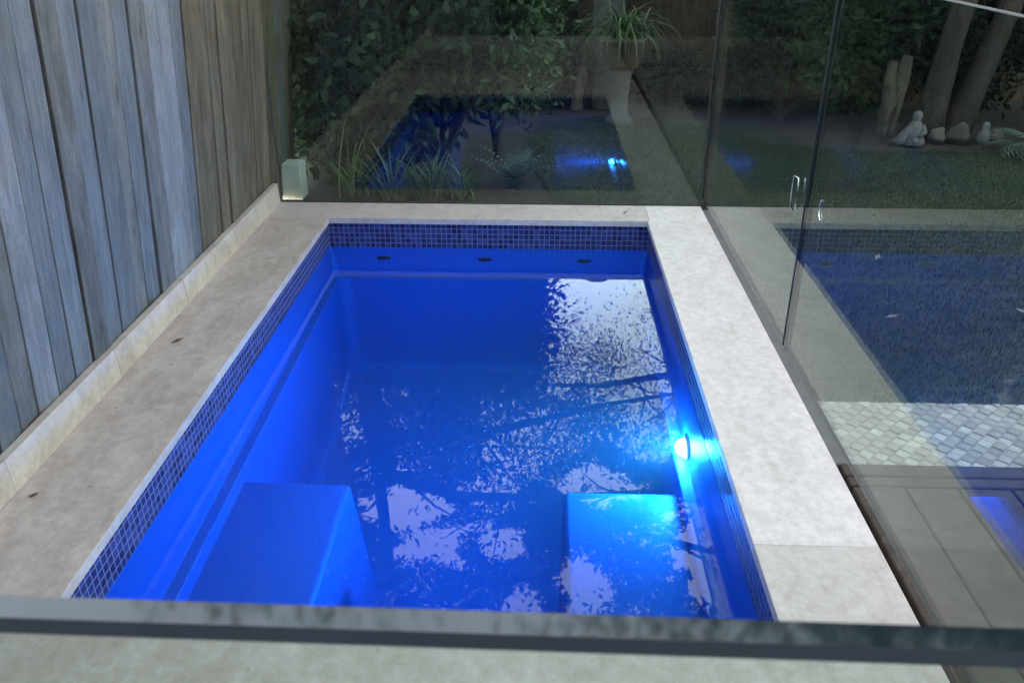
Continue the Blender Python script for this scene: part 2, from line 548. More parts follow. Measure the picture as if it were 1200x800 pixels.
# cobbled strip at 45 degrees
bm = bmesh.new()
lay = bm.verts.layers.float_color.new('tint')
c45 = math.sqrt(0.5)
pitch = 0.038
for i in range(-120, 120):
    for j in range(-120, 120):
        u = i * pitch + (0.5 * pitch if j % 2 else 0); w = j * pitch * 0.92
        x = 2.4 + (u - w) * c45; y = 2.19 + (u + w) * c45
        if not (0.80 < x < 6.0 and 1.95 < y < 2.42): continue
        hs = pitch * 0.5 - 0.0014
        z0, z1 = ZG - 0.005, ZG + 0.012 + random.uniform(-0.0015, 0.0015)
        t = min(1, max(0, random.gauss(0.42, 0.24)))
        if (i + 2 * j) % 5 == 0: t = min(1, t + 0.35)
        before = set(bm.verts)
        def rot(a, b, z): return (x + (a - b) * c45, y + (a + b) * c45, z)
        top = [bm.verts.new(rot(a, b, z1)) for a, b in ((-hs + .003, -hs * .92 + .003), (hs - .003, -hs * .92 + .003), (hs - .003, hs * .92 - .003), (-hs + .003, hs * .92 - .003))]
        mid = [bm.verts.new(rot(a, b, z1 - 0.0025)) for a, b in ((-hs, -hs * .92), (hs, -hs * .92), (hs, hs * .92), (-hs, hs * .92))]
        bot = [bm.verts.new(rot(a, b, z0)) for a, b in ((-hs, -hs * .92), (hs, -hs * .92), (hs, hs * .92), (-hs, hs * .92))]
        bm.faces.new(top)
        for k in range(4):
            bm.faces.new((mid[k], mid[(k + 1) % 4], top[(k + 1) % 4], top[k]))
            bm.faces.new((bot[k], bot[(k + 1) % 4], mid[(k + 1) % 4], mid[k]))
        for v in top + mid + bot: v[lay] = (t, t, t, 1)
for co, no in (((0, 2.358, 0), (0, 1, 0)), ((0, 2.006, 0), (0, -1, 0)), ((0.873, 0, 0), (-1, 0, 0))):
    bmesh.ops.bisect_plane(bm, geom=bm.verts[:] + bm.edges[:] + bm.faces[:], plane_co=co, plane_no=no, clear_outer=True)
tag(obj('cobbled_path', bm, M['cobble']), kind='structure')
sheet('path_bed', [(0.835, 2.006), (6, 2.006), (6, 2.36), (0.835, 2.36)], ZG + 0.007, M['grout'])

bm = bmesh.new()
box(bm, XO - 0.001, 0.872, 2.006, YO + 0.03, -0.12, ZG + 0.018, 0.004, 1)
box(bm, XO - 0.001, 0.842, -2.0, 2.002, -0.12, ZG + 0.004)
tag(obj('lawn_edging', bm, M['edging']), kind='structure')

# near paving between the glass fence and the pool
bm = bmesh.new()
yedge = [-2.4, -1.5, -0.6, 0.2, 1.284 - 0.30]
for a, b in zip(yedge[:-1], yedge[1:]):
    x = XK
    for w in (1.0, 1.168):
        box(bm, x + 0.001, min(x + w, XO) - 0.001, a + 0.001, b - 0.001, -0.05, -0.0005, 0.003, 1)
        x += w
tag(obj('paving', bm, M['stone']), kind='structure')
bm = bmesh.new()
box(bm, XK, XO - 0.002, -2.4, 1.28, -0.09, -0.006)
tag(obj('paving_bed', bm, M['grout']), kind='structure')

# deck
DX0, DX1, DY1 = 0.845, 3.2, 2.004
deck = thing('timber_deck', 'dark brown timber deck with long boards beside the pool coping', 'deck', (0, 0, ZG))
k = 0
x = DX0
while x < DX1:
    bm = bmesh.new()
    box(bm, x + 0.003, x + 0.137, -2.0, 1.898, -0.02, 0.02 + random.uniform(-0.001, 0.001), 0.003, 1)
    obj('board', bm, M['deck'], deck)
    x += 0.1405
for y0, y1 in ((1.904, 1.944), (1.950, DY1)):
    bm = bmesh.new()
    box(bm, DX0, DX1, y0, y1, -0.02, 0.0205, 0.003, 1)
    obj('border_board', bm, M['deck'], deck)

# ------------------------------------------------------------------ pool
pool = thing('plunge_pool', 'rectangular plunge pool with blue mosaic waterline and pale stone coping', 'pool')

def stone(x0, x1, y0, y1, m):
    bm = bmesh.new()
    box(bm, x0 + 0.0002, x1 - 0.0002, y0 + 0.0002, y1 - 0.0002, -0.030, 0.0, 0.0016, 2)
    return obj('coping_stone', bm, m, pool)
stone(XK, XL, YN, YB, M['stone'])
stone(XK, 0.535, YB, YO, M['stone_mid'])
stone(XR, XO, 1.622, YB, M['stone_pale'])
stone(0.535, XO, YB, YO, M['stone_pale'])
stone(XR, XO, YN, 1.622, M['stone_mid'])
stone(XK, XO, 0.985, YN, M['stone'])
bm = bmesh.new()
for a in ((XK, XL - TW - .01, 1.27, YO - .004), (XR + TW + .01, XO - .004, 1.0, YO - .004), (XL - TW - .01, XR + TW + .01, YB + TW + .01, YO - .004), (XL - TW - .01, XR + TW + .01, 1.02, YN - TW - .01)):
    box(bm, a[0], a[1], a[2], a[3], -0.22, -0.0315)
obj('coping_bed', bm, M['grout'], pool)

# mosaic band, UV in metres
bm = bmesh.new()
uvl = bm.loops.layers.uv.new('UVMap')
x0, x1, y0, y1 = XL - TW, XR + TW, YN - TW, YB + TW
ZT0, ZT1 = -0.030, -0.160
cs = [(x0, y0), (x1, y0), (x1, y1), (x0, y1)]
u = 0.0
for i in range(4):
    a, b = cs[i], cs[(i + 1) % 4]
    ln = math.hypot(b[0] - a[0], b[1] - a[1])
    vs = [bm.verts.new((*a, ZT1)), bm.verts.new((*a, ZT0)), bm.verts.new((*b, ZT0)), bm.verts.new((*b, ZT1))]
    f = bm.faces.new(vs)
    for lp, (uu, vv) in zip(f.loops, ((0, 0.002), (0, 0.132), (ln, 0.132), (ln, 0.002))):
        lp[uvl].uv = (uu, vv - 0.004)
    # thin return under the band
bm.normal_update()
obj('waterline_tiles', bm, M['tile'], pool)

# shell: rounded rectangular rings
def rrect(x0, x1, y0, y1, r, n=8):
    out = []
    for cx, cy, a0 in ((x1 - r, y1 - r, 0), (x0 + r, y1 - r, 90), (x0 + r, y0 + r, 180), (x1 - r, y0 + r, 270)):
        for k in range(n + 1):
            a = R(a0 + 90 * k / n)
            out.append((cx + r * math.cos(a), cy + r * math.sin(a)))
    return out
bm = bmesh.new()
ZLED = -0.52
prof = [(-0.004, ZT1 + 0.0015, 0.012), (0.0015, ZT1 - 0.001, 0.014), (0.012, ZLED + 0.004, 0.03), (0.0132, ZLED + 0.001, 0.03), (0.016, ZLED, 0.032),
        (0.050, ZLED - 0.001, 0.05), (0.0535, ZLED - 0.0035, 0.052), (0.055, ZLED - 0.008, 0.053), (0.075, -1.40, 0.09), (0.082, -1.44, 0.10), (0.100, -1.466, 0.11), (0.13, -1.475, 0.13)]
rings = []
for ins, z, r in prof:
    rings.append([bm.verts.new((x, y, z)) for x, y in rrect(x0 + ins, x1 - ins, y0 + ins, y1 - ins, r)])
for a, b in zip(rings[:-1], rings[1:]):
    n = len(a)
    for k in range(n):
        bm.faces.new((a[k], b[k], b[(k + 1) % n], a[(k + 1) % n]))
bm.faces.new(rings[-1])
sh = obj('shell', bm, M['shell'], pool, True)
for pl in sh.data.polygons:
    zs = [sh.data.vertices[i].co for i in pl.vertices]
    if pl.area > 0.02: pl.use_smooth = False

def seat(xa, xb, ya, yb, ztop, dx0, dx1):
    bm = bmesh.new()
    zb = -1.474
    vs = []
    for z, e0, e1, ey in ((zb, dx0, dx1, 0.04), (ztop, 0, 0, 0)):
        vs.append([bm.verts.new(p) for p in ((xa - e0, ya, z), (xb + e1, ya, z), (xb + e1, yb + ey, z), (xa - e0, yb + ey, z))])
    bm.faces.new(vs[1])
    for k in range(4): bm.faces.new((vs[0][k], vs[0][(k + 1) % 4], vs[1][(k + 1) % 4], vs[1][k]))
    bmesh.ops.recalc_face_normals(bm, faces=bm.faces)
    es = [e for e in bm.edges if e.verts[0] in vs[1] or e.verts[1] in vs[1]]
    bmesh.ops.bevel(bm, geom=es, offset=0.022, segments=4, affect='EDGES', profile=0.5)
    return obj('corner_seat', bm, M['shell'], pool, True)
seat(x0 + 0.012, -0.635, y0 + 0.012, 2.375, -0.605, 0, 0.055)
seat(0.09, x1 - 0.012, y0 + 0.012, 2.365, -0.605, 0.0, 0)

# jets on the far wall
for jx, jz in ((-0.785, -0.30), (-0.273, -0.305), (0.222, -0.31)):
    bm = bmesh.new()
    lathe(bm, [(0.030, 0.0), (0.030, 0.005), (0.024, 0.008), (0.010, 0.008)], (0, 0, 0), 20)
    bm.transform(Matrix.Translation((jx, y1 - 0.0035, jz)) @ Matrix.Rotation(R(90), 4, 'X') @ Matrix.Diagonal((1.25, 1, 1, 1)))
    obj('jet', bm, M['jet_dark'], pool, True)

# lamp in the right wall
LY, LZ = 2.50, -0.455
lamp = thing('pool_lamp', 'round blue underwater lamp glowing on the right pool wall', 'lamp', (x1 - 0.008, LY, LZ))
bm = bmesh.new()
lathe(bm, [(0.060, -0.004), (0.060, 0.008), (0.052, 0.014), (0.046, 0.010), (0.040, 0.004)], (0, 0, 0), 28)
bm.transform(Matrix.Rotation(R(-90), 4, 'Y'))
obj('rim', bm, M['rim'], lamp, True)
bm = bmesh.new()
lathe(bm, [(0.042, 0.0), (0.040, 0.016), (0.030, 0.030), (0.012, 0.037)], (0, 0, 0), 24)
bm.transform(Matrix.Translation((-0.006, 0, 0)) @ Matrix.Rotation(R(-90), 4, 'Y'))
LENS_COL, LENS_S = (0.03, 0.42, 1.0), 70.0
obj('lens', bm, emit_mat('lamp_lens', LENS_COL, LENS_S), lamp, True)
ld = bpy.data.lights.new('lamp_light', 'AREA')
ld.shape = 'DISK'; ld.size = 0.07
ld.energy = 1.0
ld.spread = R(135)
ld.color = (0.01, 0.23, 1.0)
lo = bpy.data.objects.new('lamp_light', ld)
COL.objects.link(lo)
lo.parent = lamp
lo.location = (-0.052, 0, 0)
lo.rotation_euler = (0, R(90), 0)      # shines along -X

# water
bm = bmesh.new()
e = 0.004
box(bm, x0 - e, x1 + e, y0 - e, y1 + e, -1.56, ZW)
w = obj('water', bm, M['water'])
tag(w, kind='structure')

# ------------------------------------------------------------------ stone upstand at the fence foot
up = thing('stone_upstand', 'low pale stone upstand along the foot of the timber fence', 'kerb', (XK, 0, 0))
y = -2.4
while y < 4.24:
    ln = random.choice((0.58, 0.6, 0.62))
    yy = min(y + ln, 4.243)
    bm = bmesh.new()
    d = random.uniform(-0.001, 0.001)
    box(bm, -0.028 + d, 0.0 + d, y + 0.0003, yy - 0.0003, -0.03, 0.098 + random.uniform(-0.001, 0.001), 0.002, 2)
    bmesh.ops.transform(bm, matrix=Matrix.Shear('XY', 4, (-0.06, 0)), verts=bm.verts)
    obj('stone', bm, M['stone'], up)
    y = yy

# ------------------------------------------------------------------ left paling fence (leans a little towards the pool)
fence = thing('paling_fence', 'tall weathered grey timber paling fence left of the pool', 'fence', (XK - 0.045, 0, 0))
y = -1.2
LEAN = math.tan(R(4.2))
while y < 4.62:
    w = random.choice((0.095, 0.10, 0.105, 0.10, 0.125))
    gap = random.choice((0.002, 0.004, 0.006, 0.008))
    bm = bmesh.new()
    h = 1.85 + random.uniform(-0.02, 0.02)
    dx = random.uniform(-0.004, 0.004)
    tw = random.uniform(-0.05, 0.05)
    box(bm, -0.018, 0.0, 0, w - gap, 0.0, h, 0.002, 1)
    # slight curl and twist of an old board
    for v in bm.verts:
        zz = v.co.z
        v.co.x += dx + zz * LEAN + tw * (v.co.y - w / 2) + 0.006 * math.sin(zz * 2 + y * 9)
        v.co.y += y + zz * random.uniform(-0.0005, 0.0005)
        v.co.z += -0.02
    if y > 3.20:
        m = random.choice(('wood_brown', 'wood_brown', 'wood_brown', 'wood_grey'))
    else:
        m = random.choice(('wood_blue', 'wood_blue', 'wood_grey', 'wood_blue', 'wood_grey', 'wood_blue', 'wood_grey', 'wood_pale'))
    if abs(y - 3.1) < 0.055: m = 'wood_pale'
    obj('paling', bm, M[m], fence)
    y += w
y = -1.2
while y < 4.6:
    bm = bmesh.new()
    box(bm, -0.036, -0.020, y, min(y + 0.147, 4.62), 0.0, 1.8, 0.001, 1)
    for v in bm.verts: v.co.x += v.co.z * LEAN - 0.004
    obj('backing_board', bm, M['wood_gap_shade'], fence)  # darkened boards behind the palings, so the gaps read as shaded
    y += 0.15
for zr in (0.35, 1.0, 1.6):
    bm = bmesh.new()
    box(bm, -0.085, -0.0375, -1.2, 4.62, zr, zr + 0.075, 0.003, 1)
    for v in bm.verts: v.co.x += v.co.z * LEAN - 0.006
    obj('rail', bm, M['wood_grey'], fence)
for yp in (0.2, 2.4, 4.56):
    bm = bmesh.new()
    box(bm, -0.17, -0.085, yp, yp + 0.09, -0.1, 1.8, 0.004, 1)
    for v in bm.verts: v.co.x += v.co.z * LEAN - 0.006
    obj('post', bm, M['wood_brown'], fence)

# ------------------------------------------------------------------ frameless glass fence
def pane(label, a, b, z0, z1, th=0.012, chamfer=0.0031, em='edge_dull'):
    """Vertical pane between plan points a and b."""
    a = Vector((*a, 0)); b = Vector((*b, 0))
    d = (b - a); ln = d.length
    rz = math.atan2(d.y, d.x)
    t = thing('glass_fence_panel', label, 'glass panel', (a.x, a.y, z0), rz, 'frameless glass pool fence')
    h = z1 - z0
    bm = bmesh.new()
    hw = th / 2; c = chamfer
    for s in (-1, 1):
        vs = [bm.verts.new(p) for p in ((c, s * hw, c), (ln - c, s * hw, c), (ln - c, s * hw, h - c), (c, s * hw, h - c))]
        bm.faces.new(vs if s < 0 else vs[::-1])
    obj('pane', bm, M['glass'], t)
    bm = bmesh.new()
    def loop(y, ins): return [bm.verts.new(p) for p in ((ins, y, ins), (ln - ins, y, ins), (ln - ins, y, h - ins), (ins, y, h - ins))]
    l0, l1, l2, l3 = loop(-hw, c), loop(-hw + c * 0.7, 0), loop(hw - c * 0.7, 0), loop(hw, c)
    for p, q in ((l0, l1), (l1, l2), (l2, l3)):
        for k in range(4): bm.faces.new((p[k], q[k], q[(k + 1) % 4], p[(k + 1) % 4]))
    bmesh.ops.recalc_face_normals(bm, faces=bm.faces)
    for fc in bm.faces:
        if 0.2 < abs(fc.normal.y) < 0.95: fc.material_index = 1
    obj('polished_edge', bm, [M[em], M['edge_frost']], t)
    return t
GX = XO + 0.008
pane('wide glass panel across the far end of the pool in front of the shrubs', (XK + 0.004, YO + 0.008), (GX - 0.012, YO + 0.008), 0.002, GH)
pane('far right glass panel between the back corner and the latch', (GX, YO - 0.002), (GX, 2.590), 0.045, GH)
pane('near right glass gate panel beside the timber deck', (GX, 2.578), (GX, 0.19), 0.045, GH)
pane('closest glass panel whose dark polished top edge crosses the foreground', (-1.40, 0.1735), (2.2, 0.1385), 0.05, GH, em='edge')

# latch across the joint
lt = thing('gate_latch', 'small chrome latch bracket on the glass beside the dark panel joint', 'latch', (GX, 2.66, 0.545))
bm = bmesh.new()
for s in (-1,):
    pts = [(s * 0.012, 0.055, -0.055), (s * 0.016, 0.055, 0.05), (s * 0.016, -0.005, 0.055), (s * 0.016, -0.012, -0.05), (s * 0.012, 0.055, -0.055)]
    tube(bm, pts, [0.0026] * 5, 8)
obj('bracket', bm, M['chrome'], lt, True)
bm = bmesh.new()
for s in (-1,):
    pts = [(s * 0.010, -0.25 + 0.03 * math.cos(a), 0.03 + 0.032 * math.sin(a)) for a in np.linspace(-1.4, 0.9, 9)]
    tube(bm, pts, [0.0016] * 9, 8)
obj('striker', bm, M['chrome'], lt, True)

# ------------------------------------------------------------------ garden
def foliage(name, centres, per, spread, size, m, parent, aspect=0.45, down=0.3, bias=0.35, var=0.25, flat=0.8, drop=None):
    """Leaf clumps round the given centres; tint per clump plus per leaf."""
    C = np.array(centres, float)
    n = len(C) * per
    ci = np.repeat(np.arange(len(C)), per)
    off = rng.normal(size=(n, 3)) * spread
    off[:, 2] *= flat
    P = C[ci] + off
    keep = P[:, 2] > ZG + 0.02
    if drop is not None: keep &= ~drop(P)
    P, off, ci = P[keep], off[keep], ci[keep]
    V, F = leaves(P, size, aspect, down, axis=off / max(spread, 1e-6) * 0.6)
    ct = rng.normal(bias, var, len(C))
    t = np.clip(ct[ci] + rng.normal(0, 0.15, len(P)), 0, 1)
    return np_mesh(name, V, F, m, parent, tint=np.repeat(t, 4))

def blob(c, r, n, hollow=0.35):
    d = norm(rng.normal(size=(n, 3)))
    rad = (hollow + (1 - hollow) * rng.random(n)) ** 0.6
    return np.array(c) + d * rad[:, None] * np.array(r)

def branches(bm, base, tips, r0, r1=0.006):
    base = Vector(base)
    for t in tips:
        t = Vector(t)
        mid = base.lerp(t, 0.5) + Vector((random.uniform(-.08, .08), random.uniform(-.08, .08), 0.08))
        tube(bm, [base, mid, t], [r0, r0 * 0.6, r1], 6)

# big shrub behind the glass, left
sh1 = thing('leafy_shrub', 'big dark leafy shrub behind the far glass beside the timber fence', 'shrub', (0, 0, 0))
cs1 = np.concatenate([
    blob((-0.95, 5.1, 0.62), (0.45, 0.45, 0.66), 60),
    blob((-1.1, 5.0, 0.2), (0.25, 0.25, 0.3), 14), blob((-1.22, 5.1, 0.6), (0.18, 0.3, 0.62), 46),
    blob((-0.62, 5.3, 0.85), (0.55, 0.5, 0.48), 70)])
foliage('crown', cs1, 95, 0.10, 0.085, M['leaf_shrub'], sh1, 0.5, 0.4, 0.30, 0.22)
bm = bmesh.new()
for b in ((-0.95, 5.1), (-0.75, 5.25), (-0.6, 5.15)):
    branches(bm, (*b, ZG), [tuple(c) for c in cs1[rng.integers(0, len(cs1), 7)]], 0.022)
obj('stem', bm, M['bark_dark'], sh1)
sh2 = thing('leafy_shrub', 'feathery shrub right of the big dark one, lit green put in its leaf colour', 'shrub', (0, 0, 0))
cs2 = np.concatenate([blob((-0.20, 5.25, 0.85), (0.20, 0.25, 0.48), 46), blob((-0.30, 5.3, 1.0), (0.28, 0.3, 0.38), 30), blob((-0.17, 5.2, 0.5), (0.12, 0.15, 0.25), 9)])
foliage('crown', cs2, 120, 0.075, 0.06, M['leaf_lit'], sh2, 0.42, 0.3, 0.45, 0.22)
bm = bmesh.new()
branches(bm, (-0.28, 5.35, ZG), [tuple(c) for c in cs2[rng.integers(0, len(cs2), 9)]], 0.018)
obj('stem', bm, M['bark_dark'], sh2)

# strappy clumps at the foot of the far glass
for i, (gx, gy, nb, hh, lab) in enumerate(((-1.02, 4.50, 24, 0.26, 'leftmost sparse strappy grass clump beside the concrete block'),
                                           (-0.80, 4.46, 60, 0.20, 'second dense strappy grass clump from the fence behind the glass'),
                                           (-0.60, 4.47, 70, 0.17, 'third strappy grass clump under the dark hollow of the shrub'),
                                           (-0.42, 4.50, 40, 0.15, 'small strappy grass clump next to the silver fern'))):
    n = nb
    P = np.stack([gx + rng.normal(0, 0.035, n), gy + rng.normal(0, 0.03, n), np.full(n, ZG)], 1)
    V, F, per = blades(P, rng.uniform(0.6, 1.25, n) * hh * 1.7, rng.uniform(0.010, 0.020, n), rng.uniform(0.05, 0.8, n), 5, 0.9)
    o = np_mesh('strappy_grass', V, F, M['leaf_strap'], tint=np.repeat(np.clip(rng.normal(0.5, 0.25, n), 0, 1), per))
    tag(o, lab, 'grass clump', 'strappy grass clumps along the far glass')

# silvery fern
n = 30
P = np.stack([-0.16 + rng.normal(0, 0.02, n), 4.62 + rng.normal(0, 0.03, n), np.full(n, ZG)], 1)
fern = thing('silver_fern', 'pale silvery fern behind the far glass at the lawn edge', 'fern', (0, 0, 0))
def fern_mesh(P, length, curl, m, parent, leaflet=0.05, lean=(0.2, 0.8)):
    allV, allF, allT, off = [], [], [], 0
    for p in P:
        a = random.uniform(0, 2 * math.pi); d = np.array([math.cos(a), math.sin(a), 0])
        ang = random.uniform(*lean); ln = length * random.uniform(0.6, 1.1)
        pos = np.array(p, float); pts = []
        for k in range(14):
            pts.append((pos.copy(), d * math.sin(ang) + np.array([0, 0, math.cos(ang)])))
            pos = pos + pts[-1][1] * ln / 14; ang += curl / 14
        sd = np.array([-d[1], d[0], 0])
        tt = random.random()
        for k, (q, t) in enumerate(pts):
            s = leaflet * math.sin(math.pi * (k + 1.5) / 16)
            for sg in (-1, 1):
                tip = q + sd * sg * s + t * s * 0.5 - np.array([0, 0, s * 0.2])
                wv = t * s * 0.16
                allV += [q - wv, tip, q + wv]
                allF.append((off, off + 1, off + 2)); off += 3
                allT += [tt] * 3
    return np_mesh('frond', np.array(allV), np.array(allF), m, parent, tint=np.array(allT))
fern_mesh(P, 0.36, 1.3, M['leaf_silver'], fern, 0.05, (0.05, 0.45))

# concrete block beyond the glass at the fence foot
bm = bmesh.new()
box(bm, -1.402, -1.283, 4.42, 4.54, ZG, 0.150, 0.006, 2)
tag(obj('concrete_block', bm, M['concrete']), 'pale concrete block at the fence foot behind the glass', 'block')

# back fence
bf = thing('boundary_fence', 'old brown paling fence at the back of the garden', 'fence', (0, 7.35, ZG - 0.03))
x = -2.2
while x < 6.6:
    w = random.choice((0.09, 0.1, 0.1))
    bm = bmesh.new()
    h = 1.30 + random.uniform(-0.02, 0.02)
    lap = 0.009 * (len(bf.children) % 2)
    box(bm, x - 0.003, x + w + 0.003, -0.012 + lap, -0.004 + lap, 0, h, 0.002, 1)
    obj('paling', bm, M['wood_old'], bf)
    x += w
for zr in (0.3, 0.95):
    bm = bmesh.new()
    box(bm, -2.2, 6.6, 0.016, 0.06, zr, zr + 0.075)
    obj('rail', bm, M['wood_old'], bf)

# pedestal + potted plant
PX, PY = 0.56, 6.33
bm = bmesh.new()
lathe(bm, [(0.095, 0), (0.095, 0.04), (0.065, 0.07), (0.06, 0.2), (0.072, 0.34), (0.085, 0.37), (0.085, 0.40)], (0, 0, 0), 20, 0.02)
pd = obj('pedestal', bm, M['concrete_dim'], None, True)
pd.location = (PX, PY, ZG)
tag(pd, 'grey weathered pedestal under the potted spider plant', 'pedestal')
pp = thing('potted_plant', 'drooping green spider plant in a brown pot on a pedestal', 'potted plant', (PX, PY, ZG + 0.402))
bm = bmesh.new()
lathe(bm, [(0.11, 0), (0.125, 0.02), (0.155, 0.17), (0.17, 0.175), (0.17, 0.205), (0.15, 0.205), (0.145, 0.18)], (0, 0, 0), 24)
obj('pot', bm, M['pot'], pp, True)
n = 240
P = np.stack([rng.normal(0, 0.05, n), rng.normal(0, 0.05, n), np.full(n, 0.18)], 1)
V, F, per = blades(P, rng.uniform(0.25, 0.55, n), rng.uniform(0.012, 0.02, n), rng.uniform(0.1, 0.9, n), 6, 2.3)
np_mesh('foliage', V, F, M['leaf_pot'], pp, tint=np.repeat(np.clip(rng.normal(0.45, 0.25, n), 0, 1), per))

# pale post beside it, and the pale trunk behind
bm = bmesh.new()
tube(bm, [(0.27, 6.85, ZG), (0.275, 6.85, 0.06), (0.30, 6.86, 0.17), (0.31, 6.86, 0.32)], [0.055, 0.04, 0.034, 0.045], 10, True, 0.08)
tag(obj('garden_post', bm, M['bark_pale']), 'thin pale knotty post left of the potted plant', 'post')
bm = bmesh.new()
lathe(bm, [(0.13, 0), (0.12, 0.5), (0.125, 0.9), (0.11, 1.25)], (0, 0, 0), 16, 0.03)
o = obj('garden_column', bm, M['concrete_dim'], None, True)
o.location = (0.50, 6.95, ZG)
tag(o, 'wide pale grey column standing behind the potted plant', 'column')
bm = bmesh.new()
box(bm, -0.016, 0.016, -0.016, 0.016, 0, 1.40, 0.004, 1)
o = obj('corner_post', bm, M['wood_old'])
o.location = (GX + 0.034, YO + 0.05, ZG)
tag(o, 'slim brown timber post behind the corner where the glass panels meet', 'post')

# background shrubs
def shrub(label, c, r, n, per, sp, size, m, bias=0.3, stem=True):
    t = thing('garden_shrub', label, 'shrub', (0, 0, 0), 0, 'background garden shrubs')
    cs = blob(c, r, n)
    foliage('crown', cs, per, sp, size, m, t, 0.45, 0.35, bias, 0.22)
    bm = bmesh.new()
    branches(bm, (c[0], c[1], ZG), [tuple(q) for q in cs[rng.integers(0, n, 8)]], 0.02)
    obj('stem', bm, M['bark_dark'], t)
    return t
shrub('dense dark shrub right of the garden corner behind the far right glass', (1.75, 6.45, 0.55), (0.45, 0.4, 0.65), 60, 90, 0.09, 0.06, M['leaf_hedge'], 0.5)
shrub('tall dark shrub left of the forked stump', (2.35, 6.75, 0.75), (0.45, 0.4, 0.8), 60, 90, 0.1, 0.07, M['leaf_hedge'], 0.35)
shrub('dark shrub behind the two leaning trunks', (3.2, 6.85, 0.75), (0.6, 0.4, 0.8), 70, 90, 0.1, 0.07, M['leaf_hedge'], 0.25)
shrub('dark shrub at the far right edge of the lawn', (3.95, 6.1, 0.6), (0.55, 0.5, 0.75), 60, 90, 0.1, 0.07, M['leaf_hedge'], 0.3)
shrub('low dark shrub between the light shrub and the pale post', (-0.05, 7.0, 0.35), (0.35, 0.22, 0.42), 40, 90, 0.09, 0.06, M['leaf_hedge'], 0.2)
shrub('dark shrub against the boundary fence behind the big shrub', (-1.0, 6.7, 0.9), (0.9, 0.4, 1.0), 90, 90, 0.12, 0.08, M['leaf_shrub'], 0.15)
shrub('low dark shrub right of the potted plant by the boundary fence', (1.02, 7.05, 0.12), (0.28, 0.15, 0.25), 26, 90, 0.07, 0.05, M['leaf_hedge'], 0.2)

# forked pale stump
st = thing('forked_stump', 'pale forked tree stump in the dark bed behind the lawn', 'stump', (2.40, 6.02, ZG))
bm = bmesh.new()
tube(bm, [(-0.06, 0, 0), (-0.07, 0, 0.15), (-0.05, 0, 0.30), (-0.075, 0.01, 0.42), (-0.07, 0.02, 0.58)], [0.05, 0.055, 0.075, 0.05, 0.04], 10, True, 0.1)
tube(bm, [(-0.03, 0, 0.27), (0.03, -0.01, 0.36), (0.035, 0, 0.48), (0.05, 0, 0.62)], [0.05, 0.06, 0.065, 0.05], 10, True, 0.1)
tube(bm, [(0.02, 0.02, 0.0), (0.03, 0.01, 0.14), (0.035, 0, 0.33)], [0.03, 0.04, 0.045], 8, True, 0.1)
obj('trunk', bm, M['bark_pale'], st)
st.scale = (0.72, 0.72, 0.86)

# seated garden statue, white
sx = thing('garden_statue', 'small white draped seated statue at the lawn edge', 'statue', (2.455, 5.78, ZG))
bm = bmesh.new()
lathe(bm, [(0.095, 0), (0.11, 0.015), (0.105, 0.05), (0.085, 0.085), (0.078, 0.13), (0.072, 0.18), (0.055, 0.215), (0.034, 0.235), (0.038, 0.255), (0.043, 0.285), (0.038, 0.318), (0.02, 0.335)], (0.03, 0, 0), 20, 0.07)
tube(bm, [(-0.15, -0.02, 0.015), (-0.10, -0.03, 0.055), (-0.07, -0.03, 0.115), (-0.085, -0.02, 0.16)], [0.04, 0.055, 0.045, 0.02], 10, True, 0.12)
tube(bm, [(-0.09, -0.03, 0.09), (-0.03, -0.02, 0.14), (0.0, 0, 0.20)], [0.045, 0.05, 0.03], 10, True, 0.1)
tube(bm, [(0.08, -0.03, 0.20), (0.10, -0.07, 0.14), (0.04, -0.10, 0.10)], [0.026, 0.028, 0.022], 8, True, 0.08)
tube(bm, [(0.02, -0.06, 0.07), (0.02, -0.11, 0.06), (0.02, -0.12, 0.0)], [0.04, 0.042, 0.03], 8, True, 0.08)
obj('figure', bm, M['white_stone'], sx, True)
sx.scale = (0.68, 0.68, 0.66)

def rock(name, label, loc, r, m, cat='rock'):
    bm = bmesh.new()
    bmesh.ops.create_icosphere(bm, subdivisions=3, radius=1)
    for v in bm.verts:
        k = 1 + 0.14 * math.sin(v.co.x * 5 + loc[0] * 7) + 0.12 * math.sin(v.co.y * 6 + 1) + 0.1 * math.sin(v.co.z * 7 + 2)
        v.co = Vector((v.co.x * r[0] * k, v.co.y * r[1] * k, v.co.z * r[2] * k + r[2] * 0.7))
    o = obj(name, bm, m, None, True)
    o.location = loc
    return tag(o, label, cat)
rock('garden_rock', 'small pale rock right of the white statue', (2.66, 5.84, ZG), (0.05, 0.05, 0.055), M['rock'])
rock('garden_rock', 'larger dull rock at the foot of the leaning trunk', (2.80, 5.84, ZG), (0.075, 0.07, 0.07), M['rock_dark'])
rock('garden_rock', 'grey rock beside the white bird figurine', (3.06, 5.9, ZG), (0.06, 0.05, 0.045), M['rock_dark'])
fg = thing('bird_figurine', 'small white bird figurine right of the trunks', 'figurine', (2.955, 5.82, ZG))
bm = bmesh.new()
lathe(bm, [(0.035, 0), (0.042, 0.03), (0.036, 0.07), (0.022, 0.10), (0.024, 0.125), (0.014, 0.145)], (0, 0, 0), 14)
tube(bm, [(0, -0.015, 0.125), (0, -0.05, 0.12)], [0.008, 0.002], 6)
obj('body', bm, M['white_stone'], fg, True)
bm = bmesh.new()
tube(bm, [(0.03, 0.0, 0.05), (0.08, 0.0, 0.04), (0.12, 0.02, 0.02)], [0.03, 0.025, 0.008], 8)
obj('tail', bm, M['concrete_dim'], fg, True)

